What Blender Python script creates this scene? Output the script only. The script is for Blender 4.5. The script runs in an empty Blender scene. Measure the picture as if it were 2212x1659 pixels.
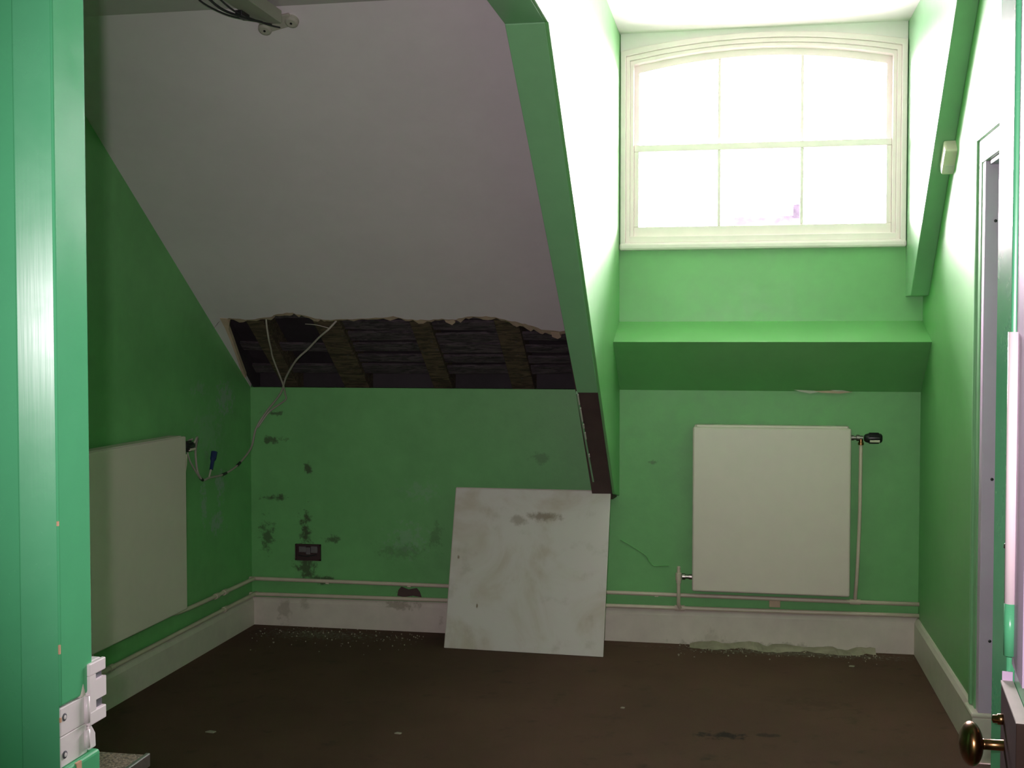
import bpy, bmesh, math, random
from mathutils import Vector, Matrix
random.seed(7)
scene = bpy.context.scene
COL = scene.collection

# ------------------------------------------------------------------ camera, light, exposure
cam_d = bpy.data.cameras.new('camera'); cam = bpy.data.objects.new('camera', cam_d); COL.objects.link(cam)
cam_d.sensor_width = 36.0; cam_d.lens = 36.0 * 2600 / 2212; cam_d.clip_start = 0.02
cam.location = (0, 0, 1.36); cam.rotation_euler = (math.pi / 2 - 0.0356, 0, 0.185)
scene.camera = cam

world = bpy.data.worlds.new('overcast'); scene.world = world; world.use_nodes = True
wn = world.node_tree.nodes; wl = world.node_tree.links; wn.clear()
w_tc = wn.new('ShaderNodeTexCoord'); w_sep = wn.new('ShaderNodeSeparateXYZ'); w_ramp = wn.new('ShaderNodeValToRGB')
w_bg = wn.new('ShaderNodeBackground'); w_out = wn.new('ShaderNodeOutputWorld')
wl.new(w_tc.outputs['Generated'], w_sep.inputs[0]); wl.new(w_sep.outputs['Z'], w_ramp.inputs[0])
w_ramp.color_ramp.elements[0].position = 0.0; w_ramp.color_ramp.elements[0].color = (.34, .265, .31, 1)   # roofs and street below the horizon
w_ramp.color_ramp.elements[1].position = 0.04; w_ramp.color_ramp.elements[1].color = (1.0, .755, .90, 1)
wl.new(w_ramp.outputs[0], w_bg.inputs[0]); wl.new(w_bg.outputs[0], w_out.inputs[0])
w_bg.inputs[1].default_value = 142.0

# daylight portal in the window opening (guides sampling of the sky, gives no light of its own)
pd = bpy.data.lights.new('window_portal', 'AREA'); pd.shape = 'RECTANGLE'; pd.size = 1.12; pd.size_y = .78
pd.cycles.is_portal = True
po = bpy.data.objects.new('window_portal', pd); COL.objects.link(po)
po.location = (.095, 5.5, 2.25); po.rotation_euler = (-math.pi / 2, 0, 0)

# the camera's own flash, a little left of the lens
fd = bpy.data.lights.new('camera_flash', 'SPOT'); fd.energy = 190; fd.color = (1.0, .82, .92); fd.spot_size = math.radians(72); fd.spot_blend = 1.0; fd.shadow_soft_size = .014
fo = bpy.data.objects.new('camera_flash', fd); COL.objects.link(fo)
fo.location = (-.045, -.01, 1.405); fo.rotation_euler = (math.pi / 2 + .01, 0, .11)

vs = scene.view_settings
vs.view_transform = 'Standard'; vs.look = 'None'; vs.exposure = 0.0; vs.gamma = 1.0; vs.use_curve_mapping = False

# ------------------------------------------------------------------ materials
def mat(name):
    m = bpy.data.materials.new(name); m.use_nodes = True
    nt = m.node_tree; b = nt.nodes['Principled BSDF']
    return m, nt, b
def nd(nt, typ, **kw):
    n = nt.nodes.new(typ)
    for k, v in kw.items(): setattr(n, k, v)
    return n
def coords(nt): return nd(nt, 'ShaderNodeTexCoord').outputs['Object']
def noise(nt, vec, scale, detail=4, rough=.55, dist=0, stretch=None):
    if stretch:
        mp = nd(nt, 'ShaderNodeMapping'); mp.inputs['Scale'].default_value = stretch
        nt.links.new(vec, mp.inputs['Vector']); vec = mp.outputs[0]
    n = nd(nt, 'ShaderNodeTexNoise'); n.inputs['Scale'].default_value = scale; n.inputs['Detail'].default_value = detail
    n.inputs['Roughness'].default_value = rough; n.inputs['Distortion'].default_value = dist
    nt.links.new(vec, n.inputs['Vector']); return n.outputs['Fac']
def ramp(nt, fac, a, b):
    r = nd(nt, 'ShaderNodeMapRange'); r.interpolation_type = 'SMOOTHSTEP'
    r.inputs['From Min'].default_value = a; r.inputs['From Max'].default_value = b
    nt.links.new(fac, r.inputs['Value']); return r.outputs['Result']
def mix(nt, fac, a, b):
    m = nd(nt, 'ShaderNodeMix', data_type='RGBA')
    for s, v in ((0, fac), (6, a), (7, b)):
        if hasattr(v, 'links'): nt.links.new(v, m.inputs[s])
        elif s == 0: m.inputs[0].default_value = v
        else: m.inputs[s].default_value = (*v, 1)
    return m.outputs[2]
def math_(nt, op, a, b=None):
    m = nd(nt, 'ShaderNodeMath', operation=op)
    for i, v in enumerate((a, b)):
        if v is None: continue
        if hasattr(v, 'links'): nt.links.new(v, m.inputs[i])
        else: m.inputs[i].default_value = v
    return m.outputs[0]
def bump(nt, b, h, strength, dist=.002):
    n = nd(nt, 'ShaderNodeBump'); n.inputs['Strength'].default_value = strength; n.inputs['Distance'].default_value = dist
    nt.links.new(h, n.inputs['Height']); nt.links.new(n.outputs[0], b.inputs['Normal'])
def spots(nt, vec, lst, wob=.6, wscale=28):
    """sum of ragged blotches: (centre xyz, radii xyz, weight)"""
    nz = nd(nt, 'ShaderNodeTexNoise'); nz.inputs['Scale'].default_value = wscale; nz.inputs['Detail'].default_value = 5
    nz.inputs['Roughness'].default_value = .7
    nt.links.new(vec, nz.inputs['Vector'])
    acc = None
    for c, r, w in lst:
        s = nd(nt, 'ShaderNodeVectorMath', operation='SUBTRACT'); nt.links.new(vec, s.inputs[0]); s.inputs[1].default_value = c
        d = nd(nt, 'ShaderNodeVectorMath', operation='DIVIDE'); nt.links.new(s.outputs[0], d.inputs[0]); d.inputs[1].default_value = r
        l = nd(nt, 'ShaderNodeVectorMath', operation='LENGTH'); nt.links.new(d.outputs[0], l.inputs[0])
        k = math_(nt, 'ADD', l.outputs['Value'], math_(nt, 'MULTIPLY', math_(nt, 'SUBTRACT', nz.outputs['Fac'], .45), 5 * wob))
        v = math_(nt, 'MULTIPLY', ramp(nt, k, 1.05, .35), w)
        acc = v if acc is None else math_(nt, 'MAXIMUM', acc, v)
    return acc

def paint(name, col, rough=.4, var=.12, grain=90, bstr=.12, stretch=None, stains=None, scuffs=None, spec=.5, dirt=(.05, .045, .03)):
    m, nt, b = mat(name); v = coords(nt)
    n1 = noise(nt, v, 2.2, 5, .6); n2 = noise(nt, v, 17, 4, .6)
    f = math_(nt, 'ADD', math_(nt, 'MULTIPLY', n1, .7), math_(nt, 'MULTIPLY', n2, .3))
    lo = tuple(c * (1 - var) for c in col); hi = tuple(min(1, c * (1 + var)) for c in col)
    c = mix(nt, ramp(nt, f, .3, .7), lo, hi)
    if scuffs: c = mix(nt, spots(nt, v, scuffs, .8, 40), c, (.32, .42, .36))
    if stains: c = mix(nt, spots(nt, v, stains, .7, 26), c, dirt)
    nt.links.new(c, b.inputs['Base Color'])
    b.inputs['Roughness'].default_value = rough; b.inputs['Specular IOR Level'].default_value = spec
    rr = nd(nt, 'ShaderNodeMapRange'); rr.inputs['To Min'].default_value = rough - .06; rr.inputs['To Max'].default_value = rough + .08
    nt.links.new(n2, rr.inputs['Value']); nt.links.new(rr.outputs[0], b.inputs['Roughness'])
    if bstr: bump(nt, b, noise(nt, v, grain, 3, .6, stretch=stretch), bstr)
    return m

GREEN = (.168, .45, .16)
back_stains = [((x, 5.43, z), (rx, 3, rz), w) for x, z, rx, rz, w in [
    (-2.017, .471, .041, .114, .85), (-2.209, .432, .05, .103, .7), (-2.018, .282, .068, .068, .8), (-1.926, .226, .091, .027, .8),
    (-2.177, .889, .087, .027, .75), (-2.004, .759, .023, .046, .8), (-2.156, .612, .091, .021, .8), (-1.505, .176, .073, .027, .9),
    (-.889, .823, .057, .032, .35), (-2.176, 1.015, .064, .014, .7), (-1.891, .42, .057, .023, .7), (-1.538, .376, .137, .057, .3),
    (-1.381, .446, .046, .091, .35), (-.371, .812, .034, .014, .5)]]
left_scuffs = [((-2.29, y, z), (3, ry, rz), w) for y, z, ry, rz, w in [
    (5.132, 1.101, .1, .1, .75), (5.074, .707, .06, .09, .85), (5.046, .543, .09, .06, .8), (4.905, .645, .04, .12, .7), (4.87, 1.153, .09, .04, .35), (4.95, .95, .2, .16, .25)]]
back_scuffs = [((-1.52, 5.43, .43), (.12, 3, .1), .3), ((-1.45, 5.43, .66), (.1, 3, .06), .25), ((-.6, 5.43, .45), (.05, 3, .1), .2)]
M = {}
M['wall'] = paint('wall_green', GREEN, .36, .07, 55, .10, spec=.5)
M['wall_gloss'] = paint('wall_green_gloss', GREEN, .44, .05, 12, .02, spec=1.0)
M['wall_back'] = paint('wall_green_stained', GREEN, .45, .10, 55, .18, stains=back_stains, scuffs=back_scuffs)
M['wall_left'] = paint('wall_green_scuffed', GREEN, .5, .12, 45, .22, scuffs=left_scuffs, stretch=(1, 1, .35))
M['gloss'] = paint('gloss_green', (.10, .47, .215), .25, .04, 70, .07, stretch=(1, 1, .04), spec=.38)
M['satin'] = paint('satin_green', (.10, .47, .215), .13, .04, 70, .02, stretch=(1, 1, .04), spec=.16)
M['gloss_trim'] = paint('gloss_green_trim', (.22, .46, .24), .3, .06, 70, .08)
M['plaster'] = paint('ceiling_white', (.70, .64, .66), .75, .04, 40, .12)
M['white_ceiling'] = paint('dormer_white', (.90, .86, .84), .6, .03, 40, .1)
M['white_trim'] = paint('white_gloss', (.92, .81, .80), .3, .04, 60, .05)
M['skirting'] = paint('skirting_white', (.68, .59, .54), .42, .10, 30, .10,
    stains=[((x_, 5.41, z_), (r_, 3, r2_), w_) for x_, z_, r_, r2_, w_ in ((-2.12, .07, .035, .09, .35), (-2.02, .10, .03, .05, .3), (-1.55, .12, .12, .025, .5), (-1.35, .05, .02, .03, .25), (-.1, .04, .05, .04, .2))] + [((.1, 5.41, 0), (.55, 3, .03), .4)], dirt=(.17, .12, .07))
M['pipe'] = paint('pipe_cream', (.68, .57, .47), .35, .10, 60, .04)
M['radiator'] = paint('radiator_white', (.74, .64, .58), .36, .03, 30, .03)
M['lilac'] = paint('lining_white', (.60, .46, .63), .45, .05, 50, .06)
M['flake'] = paint('bare_plaster', (.60, .44, .33), .9, .2, 60, .4)
M['chip_white'] = paint('chalky_white', (.62, .60, .52), .9, .15, 60, .3)
M['iron'] = paint('painted_steel', (.88, .82, .82), .32, .04, 50, .05, stains=[((-.866, 1.418, .84), (3, .006, .05), .8)], dirt=(.12, .02, .05))
M['dust'] = paint('pale_dust', (.36, .32, .24), .95, .3, 80, .6)
M['dark'] = paint('dark_void', (.012, .010, .012), .9, .2)
M['red_box'] = paint('rusty_box', (.05, .022, .024), .7, .3)
M['grey_clip'] = paint('grey_terminal', (.15, .13, .14), .6, .2)
M['plug_blue'] = paint('blue_plastic', (.012, .022, .10), .35, .05)
M['black'] = paint('black_plastic', (.012, .012, .014), .35, .05)
M['beige'] = paint('beige_plastic', (.70, .66, .52), .4, .03, 60, .03)
M['cable'] = paint('cable_grey', (.42, .38, .33), .5, .08)
M['cable_dark'] = paint('cable_black', (.02, .02, .022), .5, .05)
M['felt'] = paint('roofing_felt', (.034, .026, .031), .85, .4, 25, .5)
M['brown_post'] = paint('bare_timber', (.085, .048, .046), .7, .25, 12, .4, stretch=(8, 1, 1))
M['bare_wood'] = paint('bare_wood', (.70, .42, .26), .6, .12, 20, .1)
M['grey_metal'] = paint('grey_metal', (.10, .10, .12), .45, .05)
M['fixture'] = paint('batten_cream', (.40, .385, .32), .5, .06)

def metal(name, col, rough, var=.1):
    m, nt, b = mat(name); v = coords(nt)
    c = mix(nt, ramp(nt, noise(nt, v, 60, 4), .3, .7), tuple(x * (1 - var) for x in col), col)
    nt.links.new(c, b.inputs['Base Color']); b.inputs['Metallic'].default_value = 1; b.inputs['Roughness'].default_value = rough
    return m
M['chrome'] = metal('chrome', (.72, .72, .72), .18)
M['dull_chrome'] = metal('dull_chrome', (.30, .28, .26), .34)
M['brass'] = metal('old_brass', (.30, .17, .07), .28, .4)
M['lock'] = paint('lock_brown', (.045, .028, .02), .6, .25, spec=.15)
M['alu'] = metal('aluminium_edge', (.75, .75, .78), .3)

# timber: laths and rafters in the hole
def timber(name, col):
    m, nt, b = mat(name); v = coords(nt)
    g = noise(nt, v, 9, 6, .7, 1.5, stretch=(1, 6, 6)); g2 = noise(nt, v, 40, 4, .6)
    c = mix(nt, ramp(nt, g, .35, .68), tuple(x * .35 for x in col), tuple(x * 1.5 for x in col))
    c = mix(nt, ramp(nt, g2, .62, .75), c, (.09, .08, .075))
    nt.links.new(c, b.inputs['Base Color']); b.inputs['Roughness'].default_value = .85; bump(nt, b, g, .5, .004)
    return m
M['lath'] = timber('sooty_lath', (.075, .058, .066))
M['rafter'] = timber('old_rafter', (.095, .068, .040))

# floor: worn brown carpet
m, nt, b = mat('brown_carpet'); v = coords(nt)
f1 = noise(nt, v, 1.3, 5, .6); f2 = noise(nt, v, 8, 5, .65); f3 = noise(nt, v, 420, 2, .6)
c = mix(nt, ramp(nt, f1, .32, .68), (.104, .050, .034), (.138, .068, .046))
c = mix(nt, ramp(nt, f2, .55, .8), c, (.045, .028, .02))
c = mix(nt, math_(nt, 'MULTIPLY', ramp(nt, f3, .35, .65), .5), c, (.06, .042, .03))
c = mix(nt, spots(nt, v, [((-.04, 4.17, 0), (.13, .05, 3), .85), ((.1, 4.2, 0), (.07, .03, 3), .6), ((.3, 4.6, 0), (.2, .1, 3), .25)], .7, 22), c, (.012, .01, .008))
c = mix(nt, spots(nt, v, [((-1.9, 5.28, 0), (.35, .12, 3), .5), ((.25, 5.34, 0), (.6, .07, 3), .55)], 1.0, 60), c, (.22, .2, .15))
nt.links.new(c, b.inputs['Base Color']); b.inputs['Roughness'].default_value = .9; b.inputs['Specular IOR Level'].default_value = .25
bump(nt, b, f3, .6, .004); M['carpet'] = m

# the leaning board: yellowed stains on white
m, nt, b = mat('stained_board'); v = coords(nt)
s1 = noise(nt, v, 3.2, 5, .6, .6); s2 = noise(nt, v, 11, 5, .6)
c = mix(nt, ramp(nt, s1, .42, .72), (.72, .66, .64), (.56, .47, .39))
c = mix(nt, math_(nt, 'MULTIPLY', ramp(nt, s2, .55, .75), .3), c, (.36, .31, .24))
c = mix(nt, spots(nt, v, [((.08, 0, .59), (.1, 3, .03), .7), ((-.03, 0, .57), (.05, 3, .03), .5), ((-.21, 0, .19), (.006, 3, .012), 1.0), ((-.3, 0, .4), (.008, 3, .012), .8)], .35, 30), c, (.20, .13, .07))
nt.links.new(c, b.inputs['Base Color']); b.inputs['Roughness'].default_value = .55; bump(nt, b, s2, .08); M['board'] = m

# speckled laminate
m, nt, b = mat('speckled_laminate'); v = coords(nt)
c = mix(nt, ramp(nt, noise(nt, v, 140, 2, .5), .45, .55), (.30, .24, .17), (.12, .10, .08))
c = mix(nt, ramp(nt, noise(nt, v, 230, 1, .5), .6, .66), c, (.45, .40, .32))
nt.links.new(c, b.inputs['Base Color']); b.inputs['Roughness'].default_value = .4; M['speckle'] = m

# glass
m, nt, b = mat('pane_glass'); nt.nodes.remove(b)
tr = nd(nt, 'ShaderNodeBsdfTransparent'); tr.inputs[0].default_value = (.97, .99, .98, 1)
gl = nd(nt, 'ShaderNodeBsdfGlossy'); gl.inputs['Roughness'].default_value = .02
fr = nd(nt, 'ShaderNodeFresnel'); ms = nd(nt, 'ShaderNodeMixShader')
nt.links.new(fr.outputs[0], ms.inputs[0]); nt.links.new(tr.outputs[0], ms.inputs[1]); nt.links.new(gl.outputs[0], ms.inputs[2])
nt.links.new(ms.outputs[0], nt.nodes['Material Output'].inputs[0]); M['glass'] = m

# ------------------------------------------------------------------ mesh helpers
def wloc(o):
    v = Vector((0, 0, 0))
    while o: v += o.location; o = o.parent
    return v
class MB:
    def __init__(s): s.v = []; s.f = []
    def add(s, vs_, fs):
        k = len(s.v); s.v += [tuple(p) for p in vs_]; s.f += [tuple(i + k for i in f) for f in fs]; return s
    def box(s, x0, x1, y0, y1, z0, z1):
        return s.add([(x0, y0, z0), (x1, y0, z0), (x1, y1, z0), (x0, y1, z0), (x0, y0, z1), (x1, y0, z1), (x1, y1, z1), (x0, y1, z1)],
                     [(0, 3, 2, 1), (4, 5, 6, 7), (0, 1, 5, 4), (1, 2, 6, 5), (2, 3, 7, 6), (3, 0, 4, 7)])
    def hexa(s, p): # 8 points, bottom ring then top ring
        return s.add(p, [(0, 3, 2, 1), (4, 5, 6, 7), (0, 1, 5, 4), (1, 2, 6, 5), (2, 3, 7, 6), (3, 0, 4, 7)])
    def loft(s, A, B): # two matching closed outlines -> solid
        n = len(A); return s.add(list(A) + list(B), [tuple(range(n))[::-1], tuple(range(n, 2 * n))] + [(i, (i + 1) % n, n + (i + 1) % n, n + i) for i in range(n)])
    def ring(s, O, I, y0, y1): # outlines (x,z) outer/inner -> solid frame between y0 and y1
        n = len(O); V = [(x, y0, z) for x, z in O] + [(x, y0, z) for x, z in I] + [(x, y1, z) for x, z in O] + [(x, y1, z) for x, z in I]
        F = []
        for i in range(n):
            j = (i + 1) % n
            F += [(i, j, n + j, n + i), (2 * n + i, 3 * n + i, 3 * n + j, 2 * n + j), (i, 2 * n + i, 2 * n + j, j), (n + i, n + j, 3 * n + j, 3 * n + i)]
        return s.add(V, F)
    def tube(s, pts, r, seg=10):
        pts = [Vector(p) for p in pts]; rings = []; rad = r if isinstance(r, (list, tuple)) else [r] * len(pts)
        up = None
        for i, p in enumerate(pts):
            t = (pts[min(i + 1, len(pts) - 1)] - pts[max(i - 1, 0)]).normalized()
            if up is None: up = t.orthogonal().normalized()
            a = (up - t * up.dot(t)).normalized(); up = a; c = t.cross(a)
            rings.append([p + (a * math.cos(2 * math.pi * k / seg) + c * math.sin(2 * math.pi * k / seg)) * rad[i] for k in range(seg)])
        V = [q for R in rings for q in R]; F = []
        for i in range(len(rings) - 1):
            for k in range(seg):
                F.append((i * seg + k, i * seg + (k + 1) % seg, (i + 1) * seg + (k + 1) % seg, (i + 1) * seg + k))
        F += [tuple(range(seg))[::-1], tuple(range((len(rings) - 1) * seg, len(rings) * seg))]
        return s.add(V, F)
    def lathe(s, base, axis, prof, seg=20): # prof: (distance along axis, radius)
        b = Vector(base); a = Vector(axis).normalized()
        return s.tube_r([b + a * d for d, _ in prof], a, [r for _, r in prof], seg)
    def tube_r(s, pts, a, rad, seg):
        u = a.orthogonal().normalized(); w = a.cross(u); V = []; F = []
        for p, r in zip(pts, rad): V += [p + (u * math.cos(2 * math.pi * k / seg) + w * math.sin(2 * math.pi * k / seg)) * max(r, 1e-4) for k in range(seg)]
        for i in range(len(pts) - 1):
            for k in range(seg): F.append((i * seg + k, i * seg + (k + 1) % seg, (i + 1) * seg + (k + 1) % seg, (i + 1) * seg + k))
        F += [tuple(range(seg))[::-1], tuple(range((len(pts) - 1) * seg, len(pts) * seg))]
        return s.add(V, F)
    def build(s, name, material, parent=None, origin=None, bevel=0, smooth=False, seg=2):
        off = wloc(parent) if parent else Vector((0, 0, 0))
        o_w = Vector(origin) if origin else off
        me = bpy.data.meshes.new(name); me.from_pydata([tuple(Vector(p) - o_w) for p in s.v], [], s.f)
        bm = bmesh.new(); bm.from_mesh(me); bmesh.ops.recalc_face_normals(bm, faces=bm.faces); bm.to_mesh(me); bm.free()
        me.materials.append(M[material])
        if smooth:
            for p in me.polygons: p.use_smooth = True
        o = bpy.data.objects.new(name, me); COL.objects.link(o); o.parent = parent; o.location = o_w - off
        if bevel:
            b_ = o.modifiers.new('bevel', 'BEVEL'); b_.width = bevel; b_.segments = seg; b_.limit_method = 'ANGLE'; b_.angle_limit = math.radians(40)
        return o
def Box(*a): return MB().box(*a)
def tag(o, label, cat=None, group=None, kind=None):
    o['label'] = label
    if cat: o['category'] = cat
    if group: o['group'] = group
    if kind: o['kind'] = kind
    return o
def empty(name, loc, label=None, cat=None, group=None, kind=None):
    o = bpy.data.objects.new(name, None); COL.objects.link(o); o.location = loc; o.empty_display_size = .1
    if label: tag(o, label, cat, group, kind)
    return o
def struct(o, label): return tag(o, label, kind='structure')
def smooth_path(P, n=6): # Catmull-Rom through points
    P = [Vector(p) for p in P]; out = []
    for i in range(len(P) - 1):
        a, b, c, d = P[max(i - 1, 0)], P[i], P[i + 1], P[min(i + 2, len(P) - 1)]
        for k in range(n):
            t = k / n; out.append(.5 * ((2 * b) + (c - a) * t + (2 * a - 5 * b + 4 * c - d) * t * t + (3 * b - a - 3 * c + d) * t ** 3))
    out.append(P[-1]); return out

# ------------------------------------------------------------------ the room shell
XL, XR, D = -2.29, .78, 5.43          # left wall, right wall, knee wall
XC, XB = -.521, -.64                  # dormer cheek, far side of the boxed beam
ZC, ZD = 2.41, 2.722                   # flat ceiling, dormer ceiling
SL = .70                              # roof slope behind the plaster
def zs(y): return 1.14 + SL * (D - y) # sloped ceiling height

struct(Box(-2.5, 1.0, -1.4, 5.6, -.12, 0).build('floor', 'carpet'), 'worn dark brown carpet floor with a stain')
wb = struct(MB().box(XL - .1, XR + .1, D, D + .1, 0, 1.14).build('wall_back', 'wall_back'), 'low green knee wall with dark scuffs below the sloped ceiling')
struct(Box(XL - .1, XL, 1.2, 5.6, 0, 2.6).build('wall_left', 'wall_left'), 'dark green left wall with pale scuffs behind a radiator')
OY0, OY1, OZ = 3.25, 4.05, 1.93       # opening in the right wall
wr = struct(MB().box(XR, XR + .1, OY1, 5.6, 0, 2.95).box(XR, XR + .1, -1.4, OY0, 0, 2.95).box(XR, XR + .1, OY0, OY1, OZ, 2.95).build('wall_right', 'wall_gloss'), 'glossy green right wall running to the window dormer')
# flat ceiling (left of the beam, and over the entrance) and the dormer lid
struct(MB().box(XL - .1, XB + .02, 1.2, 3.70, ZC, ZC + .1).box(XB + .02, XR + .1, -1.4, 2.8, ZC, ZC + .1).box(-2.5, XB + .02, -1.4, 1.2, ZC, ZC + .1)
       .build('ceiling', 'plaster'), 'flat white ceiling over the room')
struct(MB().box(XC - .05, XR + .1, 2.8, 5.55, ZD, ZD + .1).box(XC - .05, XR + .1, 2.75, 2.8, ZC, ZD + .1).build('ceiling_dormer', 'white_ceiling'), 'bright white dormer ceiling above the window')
# hall behind the camera
struct(Box(-1.9, -1.8, -1.4, 1.2, 0, ZC).build('wall_hall_left', 'wall'), 'green hall wall left of the doorway')
struct(Box(-1.9, XR + .1, -1.5, -1.4, 0, ZC).build('wall_hall_end', 'wall'), 'green hall wall behind the viewer')
struct(MB().box(XL - .1, -1.08, 1.2, 1.5, 0, ZC + .1).box(.405, XR + .1, 1.2, 1.5, 0, ZC + .1).box(-1.08, .405, 1.2, 1.5, 2.09, ZC + .1)
       .build('wall_front', 'wall'), 'green wall around the entrance doorway')

# sloped ceiling: plaster sheet with a ragged lower edge
edge = [(-2.229, 4.979), (-2.184, 4.974), (-2.102, 4.986), (-2.01, 4.969), (-1.948, 4.947), (-1.902, 4.939), (-1.847, 4.959), (-1.781, 4.981), (-1.731, 4.987),
        (-1.635, 4.982), (-1.55, 4.977), (-1.444, 4.966), (-1.388, 4.983), (-1.308, 4.989), (-1.235, 4.984), (-1.175, 4.984), (-1.121, 4.968), (-1.04, 4.966),
        (-.965, 4.985), (-.909, 5.004), (-.853, 5.027), (-.807, 5.051), (-.719, 5.057), (-.60, 5.06)]
fine = []
for (xa, ya), (xb, yb) in zip(edge[:-1], edge[1:]):
    for k in range(4):
        t = k / 4; fine.append((xa + (xb - xa) * t, ya + (yb - ya) * t + random.uniform(-.004, .004)))
fine.append(edge[-1])
nrm = Vector((0, SL, 1)).normalized()          # outward (up and back)
def SP(x, y, d=0): return Vector((x, y, zs(y))) + nrm * d
sheet = MB()
ytop = 3.6143
cs = [(XL - .02, 5.05), (-2.26, 5.0)] + fine
A = [SP(x, y) for x, y in cs]; B = [SP(x, ytop) for x, y in cs]
n = len(cs)
sheet.v += [tuple(p) for p in A + B] + [tuple(p + nrm * .016) for p in A + B]
for i in range(n - 1):
    sheet.f += [(i, i + 1, n + i + 1, n + i), (2 * n + i, 3 * n + i, 3 * n + i + 1, 2 * n + i + 1), (i, 2 * n + i, 2 * n + i + 1, i + 1)]
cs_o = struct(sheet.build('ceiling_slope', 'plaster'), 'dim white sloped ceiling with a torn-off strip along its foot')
Box(XL - .1, -.56, D + .1, D + .17, 0, 1.3).build('eaves_light_block', 'felt', cs_o)  # added behind the knee wall to block daylight leaking under the roof
MB().loft([(XL - .01, y, z) for y, z in ((4.6, zs(4.6) + .02), (5.6, zs(5.6) + .02), (5.6, zs(5.6) + .3), (4.6, zs(4.6) + .3))], [(XL + .008, y, z) for y, z in ((4.6, zs(4.6) + .02), (5.6, zs(5.6) + .02), (5.6, zs(5.6) + .3), (4.6, zs(4.6) + .3))]).build('cavity_side_board', 'felt', cs_o)
# narrow strip of plaster left of the hole, against the left wall
lp = [(-2.31, 5.05), (-2.226, 4.972), (-2.232, 5.037), (-2.243, 5.11), (-2.262, 5.216), (-2.285, 5.36), (-2.289, 5.43), (-2.31, 5.43)]
MB().loft([SP(x, y) for x, y in lp], [SP(x, y, .016) for x, y in lp]).build('plaster_strip', 'plaster', cs_o)
# bare broken plaster showing along the tear
tr_ = MB(); pts = []
for i, (x, y) in enumerate(fine):
    w = .013 + .022 * abs(math.sin(i * .9)) * random.random() + (.012 if x > -.95 else 0)
    pts.append((x, y, w))
n = len(pts)
V = [SP(x, y - .002, -.001) for x, y, w in pts] + [SP(x, y + w, .008) for x, y, w in pts] + [SP(x, y + w, .02) for x, y, w in pts]
tr_.add(V, [(i, i + 1, n + i + 1, n + i) for i in range(n - 1)] + [(n + i, n + i + 1, 2 * n + i + 1, 2 * n + i) for i in range(n - 1)])
tr_.build('broken_plaster_edge', 'flake', cs_o)
tl = [(-2.236, 4.97), (-2.206, 4.972), (-2.205, 5.0), (-2.226, 5.04), (-2.238, 5.11), (-2.258, 5.216), (-2.283, 5.36), (-2.296, 5.36), (-2.268, 5.216), (-2.25, 5.11), (-2.24, 5.037)]
MB().loft([SP(x, y, -.002) for x, y in tl], [SP(x, y, .02) for x, y in tl]).build('broken_plaster_edge', 'flake', cs_o)
for x, y, a, b_ in ((-1.205, 4.99, .022, .03), (-.76, 5.085, .02, .02)):
    q = [(x - a, y - b_), (x + a * .8, y - b_ * .9), (x + a, y + b_ * .5), (x + a * .2, y + b_), (x - a * .9, y + b_ * .4)]
    MB().loft([SP(p[0], p[1], .002) for p in q], [SP(p[0], p[1], .03) for p in q]).build('plaster_crumb', 'flake', cs_o)
# inside the hole: felt, rafters and laths
MB().loft([SP(x, y, .12) for x, y in ((XL - .1, 3.4), (-.56, 3.4), (-.56, 5.75), (XL - .1, 5.75))], [SP(x, y, .16) for x, y in ((XL - .1, 3.4), (-.56, 3.4), (-.56, 5.75), (XL - .1, 5.75))]).build('roofing_felt', 'felt', cs_o)
for x, w in ((-2.10, .04), (-1.77, .06), (-1.35, .045), (-.97, .052), (-.66, .05)):
    q = [(x - w, 4.7), (x + w, 4.7), (x + w, 5.7), (x - w, 5.7)]
    MB().loft([SP(a, b_, .022) for a, b_ in q], [SP(a, b_, .118) for a, b_ in q]).build('rafter', 'rafter', cs_o, bevel=.004)
for i, y in enumerate((4.93, 5.00, 5.075, 5.145, 5.215, 5.285, 5.355)):
    for (xa, xb) in ((-2.28, -1.77), (-1.77, -1.35), (-1.35, -.97), (-.97, -.53)):
        if random.random() < .16 and i > 0: continue
        w = random.uniform(.018, .028); t = random.uniform(-.008, .008); d0 = random.uniform(.036, .05)
        q = [(xa + .03, y - w + t), (xb - .03, y - w - t), (xb - .03, y + w - t), (xa + .03, y + w + t)]
        MB().loft([SP(a, b_, d0) for a, b_ in q], [SP(a, b_, d0 + .012) for a, b_ in q]).build('lath', 'lath', cs_o)

# ------------------------------------------------------------------ dormer: cheeks, beams, window wall
def beam_z(y): return 2.245 - .827 * (y - 3.336)
core = [(1.5, 2.257), (3.341, 2.257), (4.66, 1.165), (5.245, .668), (D, .655), (D, ZD), (1.5, ZD)]
cheek = MB().loft([(XB + .02, y, z) for y, z in core], [(XC - .012, y, z) for y, z in core]).build('wall_dormer_left', 'brown_post')
struct(cheek, 'left dormer cheek with bare dark brown timber at its foot')
pan = [(1.5, 2.245), (3.336, 2.245), (5.225, beam_z(5.225) + .01), (D, .66), (D, ZD), (1.5, ZD)]
MB().loft([(XC - .012, y, z) for y, z in pan], [(XC, y, z) for y, z in pan]).build('cheek_panel', 'wall_gloss', cheek, bevel=.003)
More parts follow.
